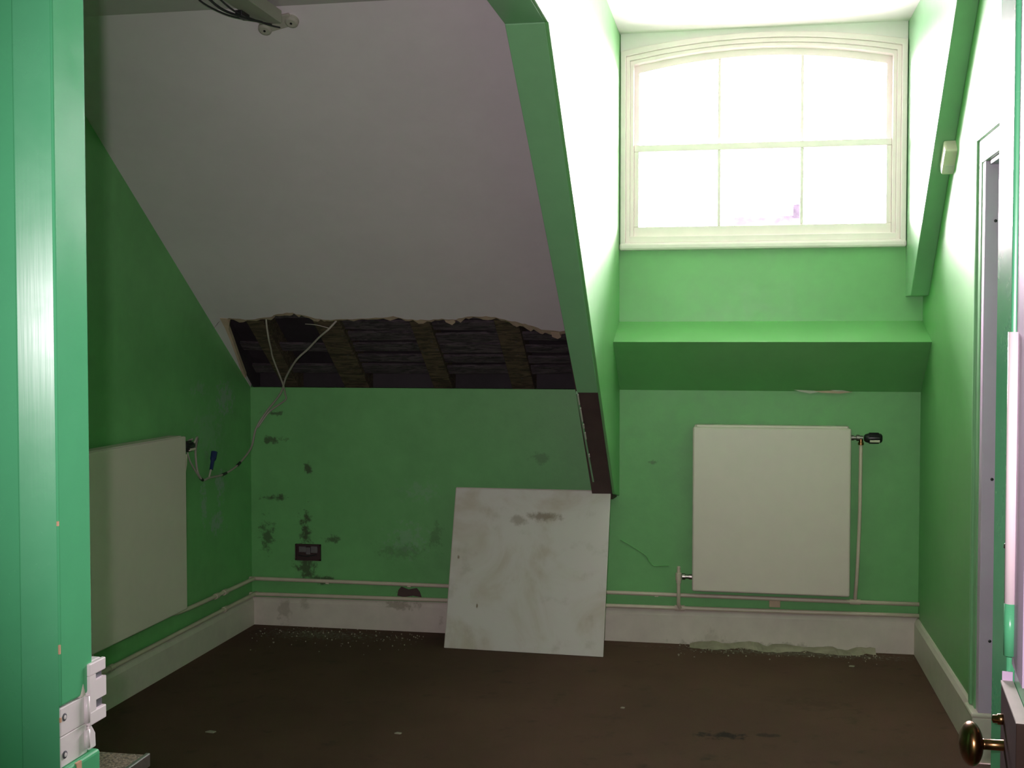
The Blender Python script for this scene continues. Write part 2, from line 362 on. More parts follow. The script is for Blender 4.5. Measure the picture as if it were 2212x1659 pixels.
# green casing boards under the beam
def casing(ya, yb, wa, wb_, flat):
    za, zb = (2.245, 2.245) if flat else (beam_z(ya), beam_z(yb))
    return MB().hexa([(wa, ya, za), (XC - .010, ya, za), (XC - .010, yb, zb), (wb_, yb, zb), (wa, ya, za + .014), (XC - .010, ya, za + .014), (XC - .010, yb, zb + .014), (wb_, yb, zb + .014)])
casing(1.5, 3.334, -.655, -.645, True).build('casing_board', 'gloss_trim', cheek, bevel=.002)
casing(3.338, 4.649, -.645, -.613, False).build('casing_board', 'gloss_trim', cheek, bevel=.002)
MB().hexa([(-.618, 4.66, beam_z(4.66) + .004), (-.611, 4.66, beam_z(4.66) + .004), (-.601, 5.235, beam_z(5.235) + .004), (-.608, 5.235, beam_z(5.235) + .004),
           (-.618, 4.66, 1.2), (-.611, 4.66, 1.2), (-.601, 5.235, .72), (-.608, 5.235, .72)]).build('casing_remnant', 'gloss_trim', cheek)
for y, L in ((4.662, .05), (4.73, .07), (4.815, .02), (4.86, .035), (4.98, .015)):
    x = -.611 + (y - 4.66) * .0174
    MB().hexa([(x - .002, y, beam_z(y) + .001), (x + .003, y, beam_z(y) + .001), (x + .003, y + L, beam_z(y + L) + .001), (x - .002, y + L, beam_z(y + L) + .001),
               (x - .002, y, beam_z(y) + .006), (x + .003, y, beam_z(y) + .006), (x + .003, y + L, beam_z(y + L) + .006), (x - .002, y + L, beam_z(y + L) + .006)]).build('paint_chip', 'chip_white', cheek)

# right cheek and its narrow sloping beam
rb = [(5.24, 1.55), (D, 1.55), (D, ZD), (5.24 - (ZD - 1.55) / .94, ZD)]
XRC = .708
struct(MB().loft([(XRC, y, z) for y, z in rb], [(XR, y, z) for y, z in rb]).build('wall_dormer_right', 'gloss_trim', bevel=.003), 'narrow green sloping beam between the dormer and the right wall')

# slope band and ledge under the window
YL, ZL = 5.14, 1.357
led = struct(MB().loft([(XC - .02, D, 1.14), (XC - .02, YL, ZL), (XC - .02, 5.40, 1.447), (XC - .02, D + .1, 1.447), (XC - .02, D + .1, 1.12), (XC - .02, D + .02, 1.12)], [(XR + .02, D, 1.14), (XR + .02, YL, ZL), (XR + .02, 5.40, 1.447), (XR + .02, D + .1, 1.447), (XR + .02, D + .1, 1.12), (XR + .02, D + .02, 1.12)])
       .build('trim_1', 'wall', bevel=.004), 'green boxed ledge below the window wall')
for j, (p, mt) in enumerate(((((.245, 1.147), (.334, 1.143), (.36, 1.139), (.314, 1.131), (.27, 1.139)), 'chip_white'), (((.33, 1.142), (.412, 1.144), (.494, 1.139), (.44, 1.132), (.36, 1.135)), 'flake'), (((.40, 1.147), (.45, 1.146), (.48, 1.141), (.42, 1.142)), 'chip_white'))):
    MB().loft([(x, 5.412 - .003 * j, z) for x, z in p], [(x, 5.44, z) for x, z in p]).build('chipped_plaster', mt, led)

# window wall with arched opening
W0, W1, WZ0, WZS, WR = -.516, .704, 1.775, 2.643, .057   # outer frame: left, right, bottom, spring height, rise
def arch(x0, x1, z0, zsd, rise, n=18):
    P = [(x0, z0), (x1, z0)]
    for k in range(n + 1):
        t = k / n; P.append((x1 + (x0 - x1) * t, zsd + rise * (1 - (2 * t - 1) ** 2)))
    return P
def inset(d, dz0=None, dzt=None):
    return arch(W0 + d, W1 - d, WZ0 + (d if dz0 is None else dz0), WZS - (d if dzt is None else dzt), WR)
ww = MB()
O = inset(.004); rectO = [(XC - .05, 1.43), (XR, 1.43)] + [(XR + (XC - .05 - XR) * k / 18, ZD + .03) for k in range(19)]
ww.ring(rectO, O, 5.40, 5.50)
wwo = struct(ww.build('wall_window', 'wall'), 'green wall below and around the arched window')
top_l = [(XC, 5.396, z) for z in ()]
Oa = arch(W0 - .002, W1 + .002, WZ0, WZS, WR)[2:]
lt = MB(); nn = len(Oa)
lt.add([(x, 5.393, z) for x, z in Oa] + [(x, 5.393, ZD) for x, z in Oa] + [(x, 5.40, z) for x, z in Oa] + [(x, 5.40, ZD) for x, z in Oa],
       [(i, i + 1, nn + i + 1, nn + i) for i in range(nn - 1)] + [(i, i + 1, 2 * nn + i + 1, 2 * nn + i) for i in range(nn - 1)])
lt.build('lintel_face', 'white_ceiling', wwo)

win = struct(empty('window_1', (.094, 5.4, WZ0)), 'white arched six-pane sash window full of glare')
def wb_build(mb, name, m_='white_trim', bev=.003, parent=None): return mb.build(name, m_, parent or win, bevel=bev)
wb_build(MB().ring(inset(0, -.0), inset(.022, .01), 5.375, 5.49), 'architrave')
wb_build(MB().ring(inset(.022, .01), inset(.04, .02), 5.39, 5.49), 'architrave_bead')
wb_build(MB().ring(inset(.04, .02), inset(.056, .05), 5.402, 5.50), 'box_frame')
wb_build(Box(W0 - .004, W1 + .004, 5.37, 5.42, WZ0 - .012, WZ0 + .02), 'sill', bev=.01)
wb_build(Box(W0 + .02, W1 - .02, 5.392, 5.43, WZ0 + .02, WZ0 + .052), 'apron_rail', bev=.004)
ZM = 2.215
def arcz(x, d): t = (x - (W0 + d)) / (W1 - W0 - 2 * d); return WZS - d + WR * (1 - (2 * t - 1) ** 2)
gx0, gx1 = W0 + .075, W1 - .075
cols = [gx0, gx0 + (gx1 - gx0) / 3, gx0 + 2 * (gx1 - gx0) / 3, gx1]
# upper sash (outer), lower sash (inner)
def sash(name, low):
    y0 = 5.417 if low else 5.445; s_ = empty(name, (0, 0, 0)); s_.parent = win; s_.location = Vector((.094, y0, WZ0)) - win.location
    e = .056; t = .035
    if low:
        za, zb = WZ0 + .05, ZM + .018
        Box(W0 + e, W1 - e, y0, y0 + t, za, za + .045).build('bottom_rail', 'white_trim', s_, bevel=.003)
        Box(W0 + e, W1 - e, y0, y0 + t, zb - .03, zb).build('meeting_rail', 'white_trim', s_, bevel=.003)
        for xa in (W0 + e, W1 - e - .022): Box(xa, xa + .022, y0, y0 + t, za + .045, zb - .03).build('stile', 'white_trim', s_, bevel=.003)
        for x in cols[1:3]: Box(x - .007, x + .007, y0 + .004, y0 + t, za + .045, zb - .03).build('glazing_bar', 'white_trim', s_, bevel=.003)
        for i in range(3): Box(cols[i], cols[i + 1], y0 + .016, y0 + .019, za + .04, zb - .025).build('pane', 'glass', s_)
    else:
        za = ZM - .018
        Box(W0 + e, W1 - e, y0, y0 + t, za, za + .03).build('meeting_rail', 'white_trim', s_, bevel=.003)
        P = arch(W0 + e, W1 - e, ZM + .012, WZS - .056, WR); Q = arch(W0 + e + .022, W1 - e - .022, ZM + .013, WZS - .056 - .03, WR)
        mb = MB(); n = len(P)
        idx = list(range(1, n)) + [0]
        for a, b_ in zip(idx[:-1], idx[1:]):
            mb.hexa([(P[a][0], y0, P[a][1]), (P[b_][0], y0, P[b_][1]), (P[b_][0], y0 + t, P[b_][1]), (P[a][0], y0 + t, P[a][1]), (Q[a][0], y0, Q[a][1]), (Q[b_][0], y0, Q[b_][1]), (Q[b_][0], y0 + t, Q[b_][1]), (Q[a][0], y0 + t, Q[a][1])])
        mb.build('arched_head', 'white_trim', s_)
        for x in cols[1:3]: Box(x - .007, x + .007, y0 + .004, y0 + t, za + .03, arcz(x, .056) - .02).build('glazing_bar', 'white_trim', s_, bevel=.003)
        for i in range(3):
            xs = [cols[i] + (cols[i + 1] - cols[i]) * k / 6 for k in range(7)]
            out = [(cols[i], za + .02), (cols[i + 1], za + .02)] + [(x, arcz(x, .056) - .025) for x in xs[::-1]]
            MB().loft([(x, y0 + .016, z) for x, z in out], [(x, y0 + .019, z) for x, z in out]).build('pane', 'glass', s_)
sash('lower_sash', True); sash('upper_sash', False)

# ------------------------------------------------------------------ skirting
def skirt(name, P0, P1, nrm_, h0, h1, label, t=.018):
    P0 = Vector(P0); P1 = Vector(P1); N = Vector(nrm_)
    def pr(P, h): return [P + Vector((0, 0, 0)), P + N * t, P + N * t + Vector((0, 0, h - .022)), P + N * (t * .55) + Vector((0, 0, h - .006)), P + N * .004 + Vector((0, 0, h)), P + Vector((0, 0, h))]
    return struct(MB().loft(pr(P0, h0), pr(P1, h1)).build(name, 'skirting'), label)
bb = skirt('baseboard_back', (XL, D, 0), (XR, D, 0), (0, -1, 0), .131, .160, 'dirty white skirting board along the knee wall')
skirt('baseboard_left', (XL, 1.5, 0), (XL, D, 0), (1, 0, 0), .140, .131, 'dim white skirting board along the left wall')
skirt('baseboard_right', (XR, 4.17, 0), (XR, D, 0), (-1, 0, 0), .158, .158, 'cream skirting board along the right wall')

# right-hand doorway (side door)
d2 = struct(empty('door_2', (XR, 3.65, 0)), 'side doorway in the right wall with white lining')
def prof(y, s): return y
Box(XR - .016, XR, OY1 + .03, OY1 + .075, .165, OZ + .075).build('architrave', 'gloss_trim', d2, bevel=.004)
Box(XR - .024, XR, OY1 + .075, OY1 + .10, .165, OZ + .10).build('architrave_moulding', 'gloss_trim', d2, bevel=.006)
Box(XR - .016, XR, OY0 - .075, OY1 + .03, OZ + .0, OZ + .075).build('head_architrave', 'gloss_trim', d2, bevel=.004)
Box(XR - .024, XR, OY0 - .10, OY1 + .10, OZ + .075, OZ + .10).build('head_moulding', 'gloss_trim', d2, bevel=.006)
Box(XR - .016, XR, OY0 - .10, OY0 - .03, 0, OZ).build('architrave', 'gloss_trim', d2, bevel=.004)
Box(XR - .012, XR + .05, OY1 - .012, OY1 + .03, .165, OZ).build('lining', 'lilac', d2, bevel=.003)
Box(XR, XR + .05, OY0, OY1, OZ - .012, OZ).build('lining', 'lilac', d2)
dl = Box(XR + .045, XR + .085, OY0, OY1 - .012, .005, OZ - .012).build('door_leaf', 'gloss', d2, bevel=.003)
Box(XR - .03, XR + .045, OY1 - .014, OY1 + .105, 0, .150).build('plinth_block', 'skirting', d2, bevel=.004)
Box(XR - .034, XR + .045, OY1 - .018, OY1 + .109, .150, .166).build('plinth_cap', 'skirting', d2, bevel=.006)
for z in (.40, .92, 1.74): MB().lathe((XR + .02, OY1 - .0125, z), (0, -1, 0), [(0, .005), (.002, .005), (.003, .002)], 10).build('screw', 'black', d2)

# ------------------------------------------------------------------ entrance frame
e1 = struct(empty('door_1', (-.9, 1.42, 0)), 'glossy green entrance door frame with a steel lock keep')
HZ = 2.1
def prism(P, z0, z1): return MB().loft([(x, y, z0) for x, y in P], [(x, y, z1) for x, y in P])
prism([(-.9062, 1.3982), (-1.030, 1.213), (-1.10, 1.213), (-1.10, 1.495), (-.955, 1.495), (-.955, 1.43)], 0, HZ).build('outer_casing', 'gloss', e1, bevel=.001)
prism([(-.8665, 1.4198), (-.9062, 1.3980), (-.954, 1.43), (-.954, 1.46), (-.8735, 1.46), (-.8735, 1.424)], 0, HZ).build('splayed_casing', 'gloss', e1, bevel=.001)
Box(-.953, -.8735, 1.461, 1.494, 0, HZ).build('rebate_jamb', 'bare_wood', e1)
Box(-.95, -.866, 1.4215, 1.502, .881, HZ).build('jamb_facing', 'satin', e1, bevel=.004, seg=3)
Box(-.95, -.859, 1.4225, 1.508, 0, .800).build('jamb_facing', 'satin', e1, bevel=.005, seg=3)
MB().loft([(-.8655, 1.468, .8805), (-.8655, 1.482, .8805), (-.8655, 1.4765, .897)], [(-.87, 1.468, .8805), (-.87, 1.482, .8805), (-.87, 1.4765, .897)]).build('paint_chip', 'chip_white', e1)
Box(-.8655, -.8583, 1.446, 1.458, .76, .7995).build('bare_patch', 'bare_wood', e1)
for y, z, s_ in ((1.4195, .952, .006), (1.4195, 1.12, .003), (1.4195, .862, .003)): MB().box(-.869, -.8652, y, y + .003, z, z + s_ * 2).build('paint_chip', 'bare_wood', e1)
MB().lathe((-.866, 1.468, 1.83), (1, 0, 0), [(0, .004), (.001, .004), (.0016, .001)], 10).build('nail_head', 'chip_white', e1)
Box(.36, .41, 1.2, 1.42, 0, HZ).build('outer_jamb', 'gloss', e1, bevel=.003)
Box(.30, .37, 1.42, 1.502, 0, HZ).build('rebate_jamb', 'gloss', e1, bevel=.004, seg=3)
Box(-1.05, .41, 1.22, 1.42, HZ - .05, HZ).build('head', 'gloss', e1)
Box(-.914, .36, 1.42, 1.5, HZ - .10, HZ - .05).build('head_rebate', 'gloss', e1)
# lock keep on the left jamb
kp = empty('lock_keep', (-.866, 1.49, .80), 'white painted steel lock keep and strike plate on the left door jamb', 'lock keep')
Box(-.8725, -.8665, 1.4215, 1.487, .842, .8795).build('strike_plate', 'iron', kp, bevel=.001)
Box(-.8725, -.8670, 1.4215, 1.487, .8005, .841).build('strike_plate', 'iron', kp, bevel=.001)
for z in (.866, .816): 
    s_ = MB().lathe((-.8668, 1.431, z), (1, 0, 0), [(0, .0052), (.0008, .0052), (.0012, .004)], 14).build('screw', 'grey_metal', kp)
    MB().lathe((-.8660, 1.431, z), (1, 0, 0), [(0, .003), (.0008, .0028), (.0011, .001)], 10).build('screw_head', 'iron', s_)
MB().tube([(-.8655, 1.484, .808), (-.8655, 1.484, .832)], .0042, 12).build('pin', 'iron', kp, smooth=True)
MB().tube([(-.8655, 1.484, .842), (-.8655, 1.484, .878)], .0042, 12).build('pin', 'iron', kp, smooth=True)
MB().loft([(-.868, 1.487, .803), (-.868, 1.505, .803), (-.868, 1.504, .822), (-.868, 1.494, .836), (-.868, 1.487, .836)], [(-.864, 1.487, .803), (-.864, 1.505, .803), (-.864, 1.504, .822), (-.864, 1.494, .836), (-.864, 1.487, .836)]).build('tongue', 'iron', kp, bevel=.0015)
# keep box with two pockets: built from plates
kb = Box(-.93, -.868, 1.487, 1.53, .836, .921).build('keep_box', 'iron', kp, bevel=.003)
for (za, zb) in ((.836, .8545), (.904, .921)): Box(-.8685, -.862, 1.487, 1.53, za, zb).build('keep_face', 'iron', kb, bevel=.0015)
Box(-.8685, -.862, 1.487, 1.503, .8545, .904).build('keep_face', 'iron', kb)
Box(-.8685, -.862, 1.503, 1.53, .868, .895).build('keep_face', 'iron', kb)
for (za, zb) in ((.8545, .868), (.895, .904)): Box(-.8684, -.8672, 1.503, 1.527, za, zb).build('pocket', 'grey_metal', kb)

# low speckled cabinet just inside the doorway
cb = empty('low_cabinet', (-1.58, 1.98, 0), 'low grey cabinet with speckled top and metal edging inside the doorway', 'cabinet')
Box(-1.86, -1.285, 1.53, 2.415, 0, .425).build('body', 'grey_metal', cb, bevel=.02, seg=4)
Box(-1.88, -1.276, 1.52, 2.43, .425, .449).build('top', 'speckle', cb, bevel=.002)
Box(-1.278, -1.268, 1.52, 2.435, .422, .4515).build('edge_strip', 'alu', cb, bevel=.002)

# ------------------------------------------------------------------ open door on the right, with rim lock and knob
U = Vector((math.sin(math.radians(6.2)), math.cos(math.radians(6.2)), 0)); N = Vector((-U.y, U.x, 0))
P0 = Vector((.306, 1.412, 0))
def LP(a, n_, z): p = P0 - U * a + N * n_; return (p.x, p.y, z)
def lbox(a0, a1, n0, n1, z0, z1):
    return MB().hexa([LP(a0, n0, z0), LP(a1, n0, z0), LP(a1, n1, z0), LP(a0, n1, z0), LP(a0, n0, z1), LP(a1, n0, z1), LP(a1, n1, z1), LP(a0, n1, z1)])
dr = empty('open_door', (P0.x, P0.y, 0), 'glossy green open door at the right edge, seen nearly edge-on', 'door')
lbox(0, .74, -.04, 0, .01, 2.02).build('leaf', 'gloss', dr, bevel=.003)
lbox(.0, .1, 0, .0025, 1.0, 2.0).build('edge_bead', 'lilac', dr)
b1 = MB().tube([LP(.012, .006, 1.07), LP(.012, .006, 1.37)], .0065, 14).build('moulding_glare', 'white_trim', dr, smooth=True)  # window reflection on the green half-round moulding, painted as a white length
MB().tube([LP(.012, .006, 1.012), LP(.012, .006, 1.07)], .0066, 14).build('moulding_end', 'gloss', dr, smooth=True)
nl = lbox(-.001, .006, .002, .010, 1.100, 1.128).build('night_latch', 'black', dr, bevel=.001)
MB().lathe(LP(.002, .008, 1.132), (0, 0, 1), [(-.004, .002), (-.002, .005), (.002, .005), (.004, .002)], 12).build('latch_knob', 'chrome', nl, smooth=True)
rl = empty('rim_lock', LP(.07, 0, .80), 'dark brown rim lock with an oval brass knob on the open door', 'lock')
lbox(-.002, .15, .0005, .013, .80, .977).build('case', 'lock', rl, bevel=.001)
lbox(-.002, .15, .0005, .0135, .9775, .980).build('case_top_lit', 'chip_white', rl)  # pale colour holds both worn paint and the flash falling on the top
lbox(-.004, -.002, .001, .012, .80, .99).build('fore_end', 'lilac', rl)
kc = Vector((.2555, 1.38, .9175))
kn = MB().lathe(kc + Vector((.040, 0, 0)), (-1, 0, 0), [(0, .009), (.004, .0095), (.006, .006), (.026, .0058), (.028, .0062)], 18).build('spindle', 'brass', rl, smooth=True)
prof_k = [(-.0125 + .025 * k / 14, .0243 * math.sqrt(max(0.0, 1 - (-1 + 2 * k / 14) ** 2))) for k in range(15)]
MB().lathe(kc, (-1, 0, 0), prof_k, 26).build('knob', 'brass', rl, smooth=True)
MB().lathe((.2925, 1.388, .944), (-1, 0, 0), [(0, .006), (.008, .006), (.0085, .0045), (.013, .0045), (.014, .002)], 14).build('snib', 'brass', rl, smooth=True)

# ------------------------------------------------------------------ radiators and pipes
def bolt_ring(): pass
ra = empty('radiator', (.147, 5.37, .25), 'white panel radiator under the window, black thermostatic valve on its right', 'radiator', 'panel radiators')
Box(-.19, .483, 5.322, 5.352, .258, .985).build('front_panel', 'radiator', ra, bevel=.009, seg=4)
Box(-.185, .478, 5.375, 5.40, .262, .992).build('back_panel', 'radiator', ra, bevel=.008, seg=3)
Box(-.175, .47, 5.335, 5.39, .972, .994).build('top_grille', 'radiator', ra, bevel=.004)
for x in (-.186, .474): Box(x, x + .006, 5.34, 5.39, .28, .975).build('side_panel', 'radiator', ra)
for x in (-.05, .33):
    for z in (.32, .9): Box(x, x + .03, 5.40, D, z, z + .05).build('wall_bracket', 'radiator', ra)
# thermostatic valve
def trv(root, base, ax, drop, headlen=.075):
    b0 = Vector(base); a = Vector(ax)
    v_ = MB().lathe(b0, a, [(0, .011), (.012, .011), (.013, .008), (.022, .008), (.023, .0135), (.036, .0135), (.037, .010), (.05, .010)], 16).build('valve_body', 'dull_chrome', root, smooth=False)
    MB().lathe(b0 + a * .042 + Vector((0, 0, 0)), (0, 0, -1), [(0, .009), (.018, .009), (.019, .012), (.03, .012)], 14).build('union_nut', 'brass', root)
    hb = b0 + a * .055
    h_ = MB().lathe(hb, a, [(0, .012), (.006, .017), (.02, .0215), (headlen - .015, .0215), (headlen - .004, .019), (headlen, .013)], 20).build('thermostat_head', 'black', root, smooth=True)
    for k in range(10):
        th = 2 * math.pi * k / 10; u = a.orthogonal().normalized(); w = a.cross(u); q = (u * math.cos(th) + w * math.sin(th)) * .0215
        MB().tube([hb + a * .02 + q, hb + a * (headlen - .014) + q], .0028, 6).build('grip_rib', 'black', h_)
    s0 = hb + a * .022 + Vector((0, -.019, -.012)) if abs(a.x) > .5 else hb + a * .022 + Vector((.019, 0, -.012))
    MB().tube([s0, s0 + a * (headlen - .034)], .0058, 8).build('dial_window', 'beige', h_)
    return v_
trv(ra, (.484, 5.362, .943), (1, 0, 0), 0)
MB().lathe((-.19, 5.362, .315), (-1, 0, 0), [(0, .012), (.014, .012), (.015, .009), (.03, .009), (.031, .014), (.044, .014)], 16).build('lockshield_valve', 'dull_chrome', ra)
MB().lathe((-.25, 5.362, .285), (0, 0, 1), [(0, .011), (.012, .011), (.013, .014), (.045, .014), (.046, .008), (.072, .008), (.076, .005)], 16).build('lockshield_cap', 'pipe', ra)

# left radiator
rl2 = empty('radiator', (-2.24, 4.16, .25), 'dim white panel radiator on the left wall, half hidden by the door jamb', 'radiator', 'panel radiators')
Box(-2.205, -2.188, 3.785, 4.53, .272, .976).build('front_panel', 'radiator', rl2, bevel=.006, seg=3)
Box(-2.268, -2.25, 3.79, 4.525, .275, .976).build('back_panel', 'radiator', rl2, bevel=.006, seg=3)
Box(-2.258, -2.2, 3.80, 4.515, .962, .979).build('top_grille', 'radiator', rl2, bevel=.003)
for y in (3.79, 4.519): Box(-2.258, -2.2, y, y + .006, .29, .965).build('side_panel', 'radiator', rl2)
for y in (3.95, 4.35):
    for z in (.32, .88): Box(-2.29, -2.268, y, y + .03, z, z + .05).build('wall_bracket', 'radiator', rl2)
trv(rl2, (-2.23, 4.531, .925), (0, 1, 0), 0, .08)
MB().loft([(-2.20, 4.545, .90), (-2.20, 4.565, .90), (-2.20, 4.562, .86), (-2.20, 4.548, .822), (-2.20, 4.538, .83)], [(-2.206, 4.545, .90), (-2.206, 4.565, .90), (-2.206, 4.562, .86), (-2.206, 4.548, .822), (-2.206, 4.538, .83)]).build('hanging_tag', 'beige', rl2)
MB().tube([(-2.23, 3.86, .272), (-2.23, 3.86, .16)], .0085, 10).build('drop_pipe', 'pipe', rl2, smooth=True)

# heating pipes
pr = .0092
def pz_low(x): return .149 + (x - XL) / (XR - XL) * .023
up = MB().tube(smooth_path([(XL + .022, 4.56, .243), (XL + .022, 4.7, .233), (XL + .022, 5.2, .226), (XL + .022, 5.38, .224), (XL + .03, 5.40, .224), (XL + .06, 5.405, .224), (-1, 5.405, .223), (XR - .0, 5.405, .222)], 5), pr, 12).build('heating_pipe', 'pipe', None, (XL + .022, 5.405, .22), smooth=True)
tag(up, 'upper cream heating pipe running along the knee wall above the skirting', 'pipe')
lo = MB().tube(smooth_path([(XL + .022, 1.6, .160), (XL + .022, 4.0, .153), (XL + .022, 5.38, .149), (XL + .03, 5.40, .149), (XL + .06, 5.405, .15), (-1, 5.405, pz_low(-1)), (XR, 5.405, pz_low(XR))], 5), pr, 12).build('heating_pipe', 'pipe', None, (XL + .022, 5.405, .15), smooth=True)
tag(lo, 'lower cream heating pipe resting along the top of the skirting', 'pipe')
for p, (q, z) in ((up, ((XL + .022, 5.07), .227)), (up, ((XL + .022, 4.98), .228)), (lo, ((XL + .022, 5.07), .150)), (lo, ((XL + .022, 4.06), .153))):
    MB().tube([(q[0], q[1] - .014, z), (q[0], q[1] + .014, z)], .0128, 12).build('coupling', 'pipe', p, smooth=False)
MB().tube([(-.25, 5.405, .22), (-.25, 5.405, .225)], .001, 4)
rs = MB().tube(smooth_path([(.526, 5.362, .915), (.524, 5.364, .6), (.516, 5.37, .35), (.513, 5.395, .26), (.513, 5.405, .232)], 5), .0078, 12).build('riser_pipe', 'pipe', ra, smooth=True)
MB().tube(smooth_path([(-.25, 5.362, .29), (-.25, 5.364, .22), (-.25, 5.38, .185), (-.243, 5.40, .165)], 5), .0085, 12).build('riser_pipe', 'pipe', ra, smooth=True)
MB().tube([(-.268, 5.405, pz_low(-.25)), (-.225, 5.405, pz_low(-.25))], .0128, 12).build('tee', 'pipe', lo)
MB().tube([(.49, 5.405, .222), (.535, 5.405, .222)], .0122, 12).build('tee', 'pipe', up)
for x in (.17,): 
    Box(x - .024, x + .024, 5.412, 5.43, .182, .214).build('pipe_bracket', 'flake', up, bevel=.002)
for x in (-1.9, -1.5, -.35): Box(x - .008, x + .008, 5.398, 5.43, .212, .219).build('pipe_clip', 'pipe', up)
bpt = [(-1.565, .163), (-1.53, .158), (-1.49, .166), (-1.447, .16), (-1.455, .185), (-1.47, .203), (-1.51, .195), (-1.545, .207), (-1.56, .19)]
MB().loft([(x, 5.4275, z) for x, z in bpt], [(x, 5.44, z) for x, z in bpt]).build('bare_patch', 'brown_post', wb)
MB().tube(smooth_path([(-.516, 5.429, .459), (-.50, 5.429, .452), (-.464, 5.429, .431), (-.401, 5.429, .391), (-.385, 5.429, .366), (-.365, 5.429, .346), (-.33, 5.429, .347), (-.297, 5.429, .349)], 4), .0042, 6).build('raised_crack', 'wall_back', wb)

# ------------------------------------------------------------------ leaning board
# foot on the carpet, upper right corner resting on the boxed timber
bd = empty('leaning_board', (-.914, 5.132, 0), 'stained white square board leaning below the brown timber', 'board')
Xb = [(-1.268, 5.145), (-.559, 5.119)]
tl_, tr2 = Vector((-1.232, 5.228, .703)), Vector((-.538, 5.214, .705))
bl_, br_ = Vector((-1.268, 5.145, .001)), Vector((-.559, 5.119, .001))
th = Vector((0, .012, .0))
MB().hexa([bl_, br_, br_ + th, bl_ + th, tl_, tr2, tr2 + th, tl_ + th]).build('panel', 'board', bd, bevel=.0015)
for p, q in ((tl_, tr2), (bl_, tl_)):
    MB().tube([p + Vector((0, .006, 0)), q + Vector((0, .006, 0))], .0035, 6).build('raw_edge', 'skirting', bd)

# ------------------------------------------------------------------ socket box
sk = empty('socket_box', (-2.003, D, .318), 'broken dark wall socket box with grey terminals left in the wall', 'socket')
Box(-2.064, -1.942, 5.424, 5.4305, .318, .392).build('back_box', 'red_box', sk, bevel=.002)
for a in ((-2.066, -1.94, .388, .394), (-2.066, -1.94, .316, .322), (-2.066, -2.06, .318, .392), (-1.946, -1.94, .318, .392)):
    Box(a[0], a[1], 5.418, 5.43, a[2], a[3]).build('rim', 'red_box', sk)
for x, w_, z0_, z1_ in ((-2.046, .036, .356, .384), (-2.011, .022, .346, .380), (-1.987, .034, .354, .386)):
    Box(x, x + w_, 5.412, 5.424, z0_, z1_).build('terminal', 'grey_clip', sk, bevel=.003)
MB().tube([(-2.05, 5.42, .34), (-2.01, 5.414, .336), (-1.96, 5.42, .345)], .003, 6).build('loose_wire', 'cable_dark', sk)

# ------------------------------------------------------------------ cables
c1 = smooth_path([(-2.025, 4.985, 1.52), (-2.033, 5.0, 1.451), (-2.043, 5.05, 1.374), (-2.06, 5.12, 1.325), (-2.074, 5.18, 1.28), (-2.078, 5.3, 1.168), (-2.088, 5.36, 1.114), (-2.095, 5.385, 1.085), (-2.141, 5.4, 1.055), (-2.19, 5.405, 1.02), (-2.236, 5.385, .95)], 6)
tag(MB().tube(c1, .0042, 8).build('cable', 'cable', None, (-2.033, 5.0, 1.451), smooth=True), 'grey cable dropping straight from the left of the ceiling hole', 'cable')
c2 = smooth_path([(-1.70, 5.05, 1.48), (-1.749, 5.02, 1.416), (-1.81, 5.06, 1.378), (-1.885, 5.12, 1.325), (-1.96, 5.17, 1.274), (-2.052, 5.28, 1.193), (-2.111, 5.36, 1.114), (-2.199, 5.4, 1.023), (-2.242, 5.38, .947), (-2.245, 5.33, .863), (-2.25, 5.242, .813), (-2.25, 5.137, .781),
                  (-2.25, 5.011, .765), (-2.25, 4.877, .767), (-2.25, 4.813, .764), (-2.25, 4.768, .799), (-2.25, 4.751, .844), (-2.245, 4.735, .905), (-2.215, 4.69, .955), (-2.20, 4.65, .958), (-2.20, 4.63, .94)], 6)
c2o = tag(MB().tube(c2, .0048, 8).build('cable', 'cable', None, (-1.749, 5.02, 1.416), smooth=True), 'long grey cable from the middle of the hole looping down to the left radiator valve', 'cable')
for (a, b_) in ((62, 64), (70, 72), (84, 86)): MB().tube([c2[a], c2[b_]], .0065, 8).build('tape_wrap', 'cable_dark', c2o)
MB().tube(smooth_path([(-2.252, 4.79, .775), (-2.255, 4.70, .86), (-2.25, 4.665, .935), (-2.215, 4.645, .955)], 6), .0038, 8).build('cable_tail', 'cable', c2o, smooth=True)
MB().tube(smooth_path([(-1.75, 5.02, 1.416), (-1.80, 5.0, 1.43), (-1.86, 5.02, 1.435)], 4), .002, 6).build('stray_core', 'cable', c2o)
bc = empty('blue_connector', (-2.25, 4.90, .77), 'small blue cable connector standing up from the grey cable', 'connector')
MB().tube([(-2.25, 4.875, .77), (-2.25, 4.895, .80)], .004, 8).build('lead', 'cable', bc)
MB().tube([(-2.25, 4.897, .80), (-2.25, 4.912, .835), (-2.25, 4.918, .846), (-2.25, 4.931, .875)], [.008, .0085, .0135, .0145], 10).build('plug', 'plug_blue', bc, smooth=False)

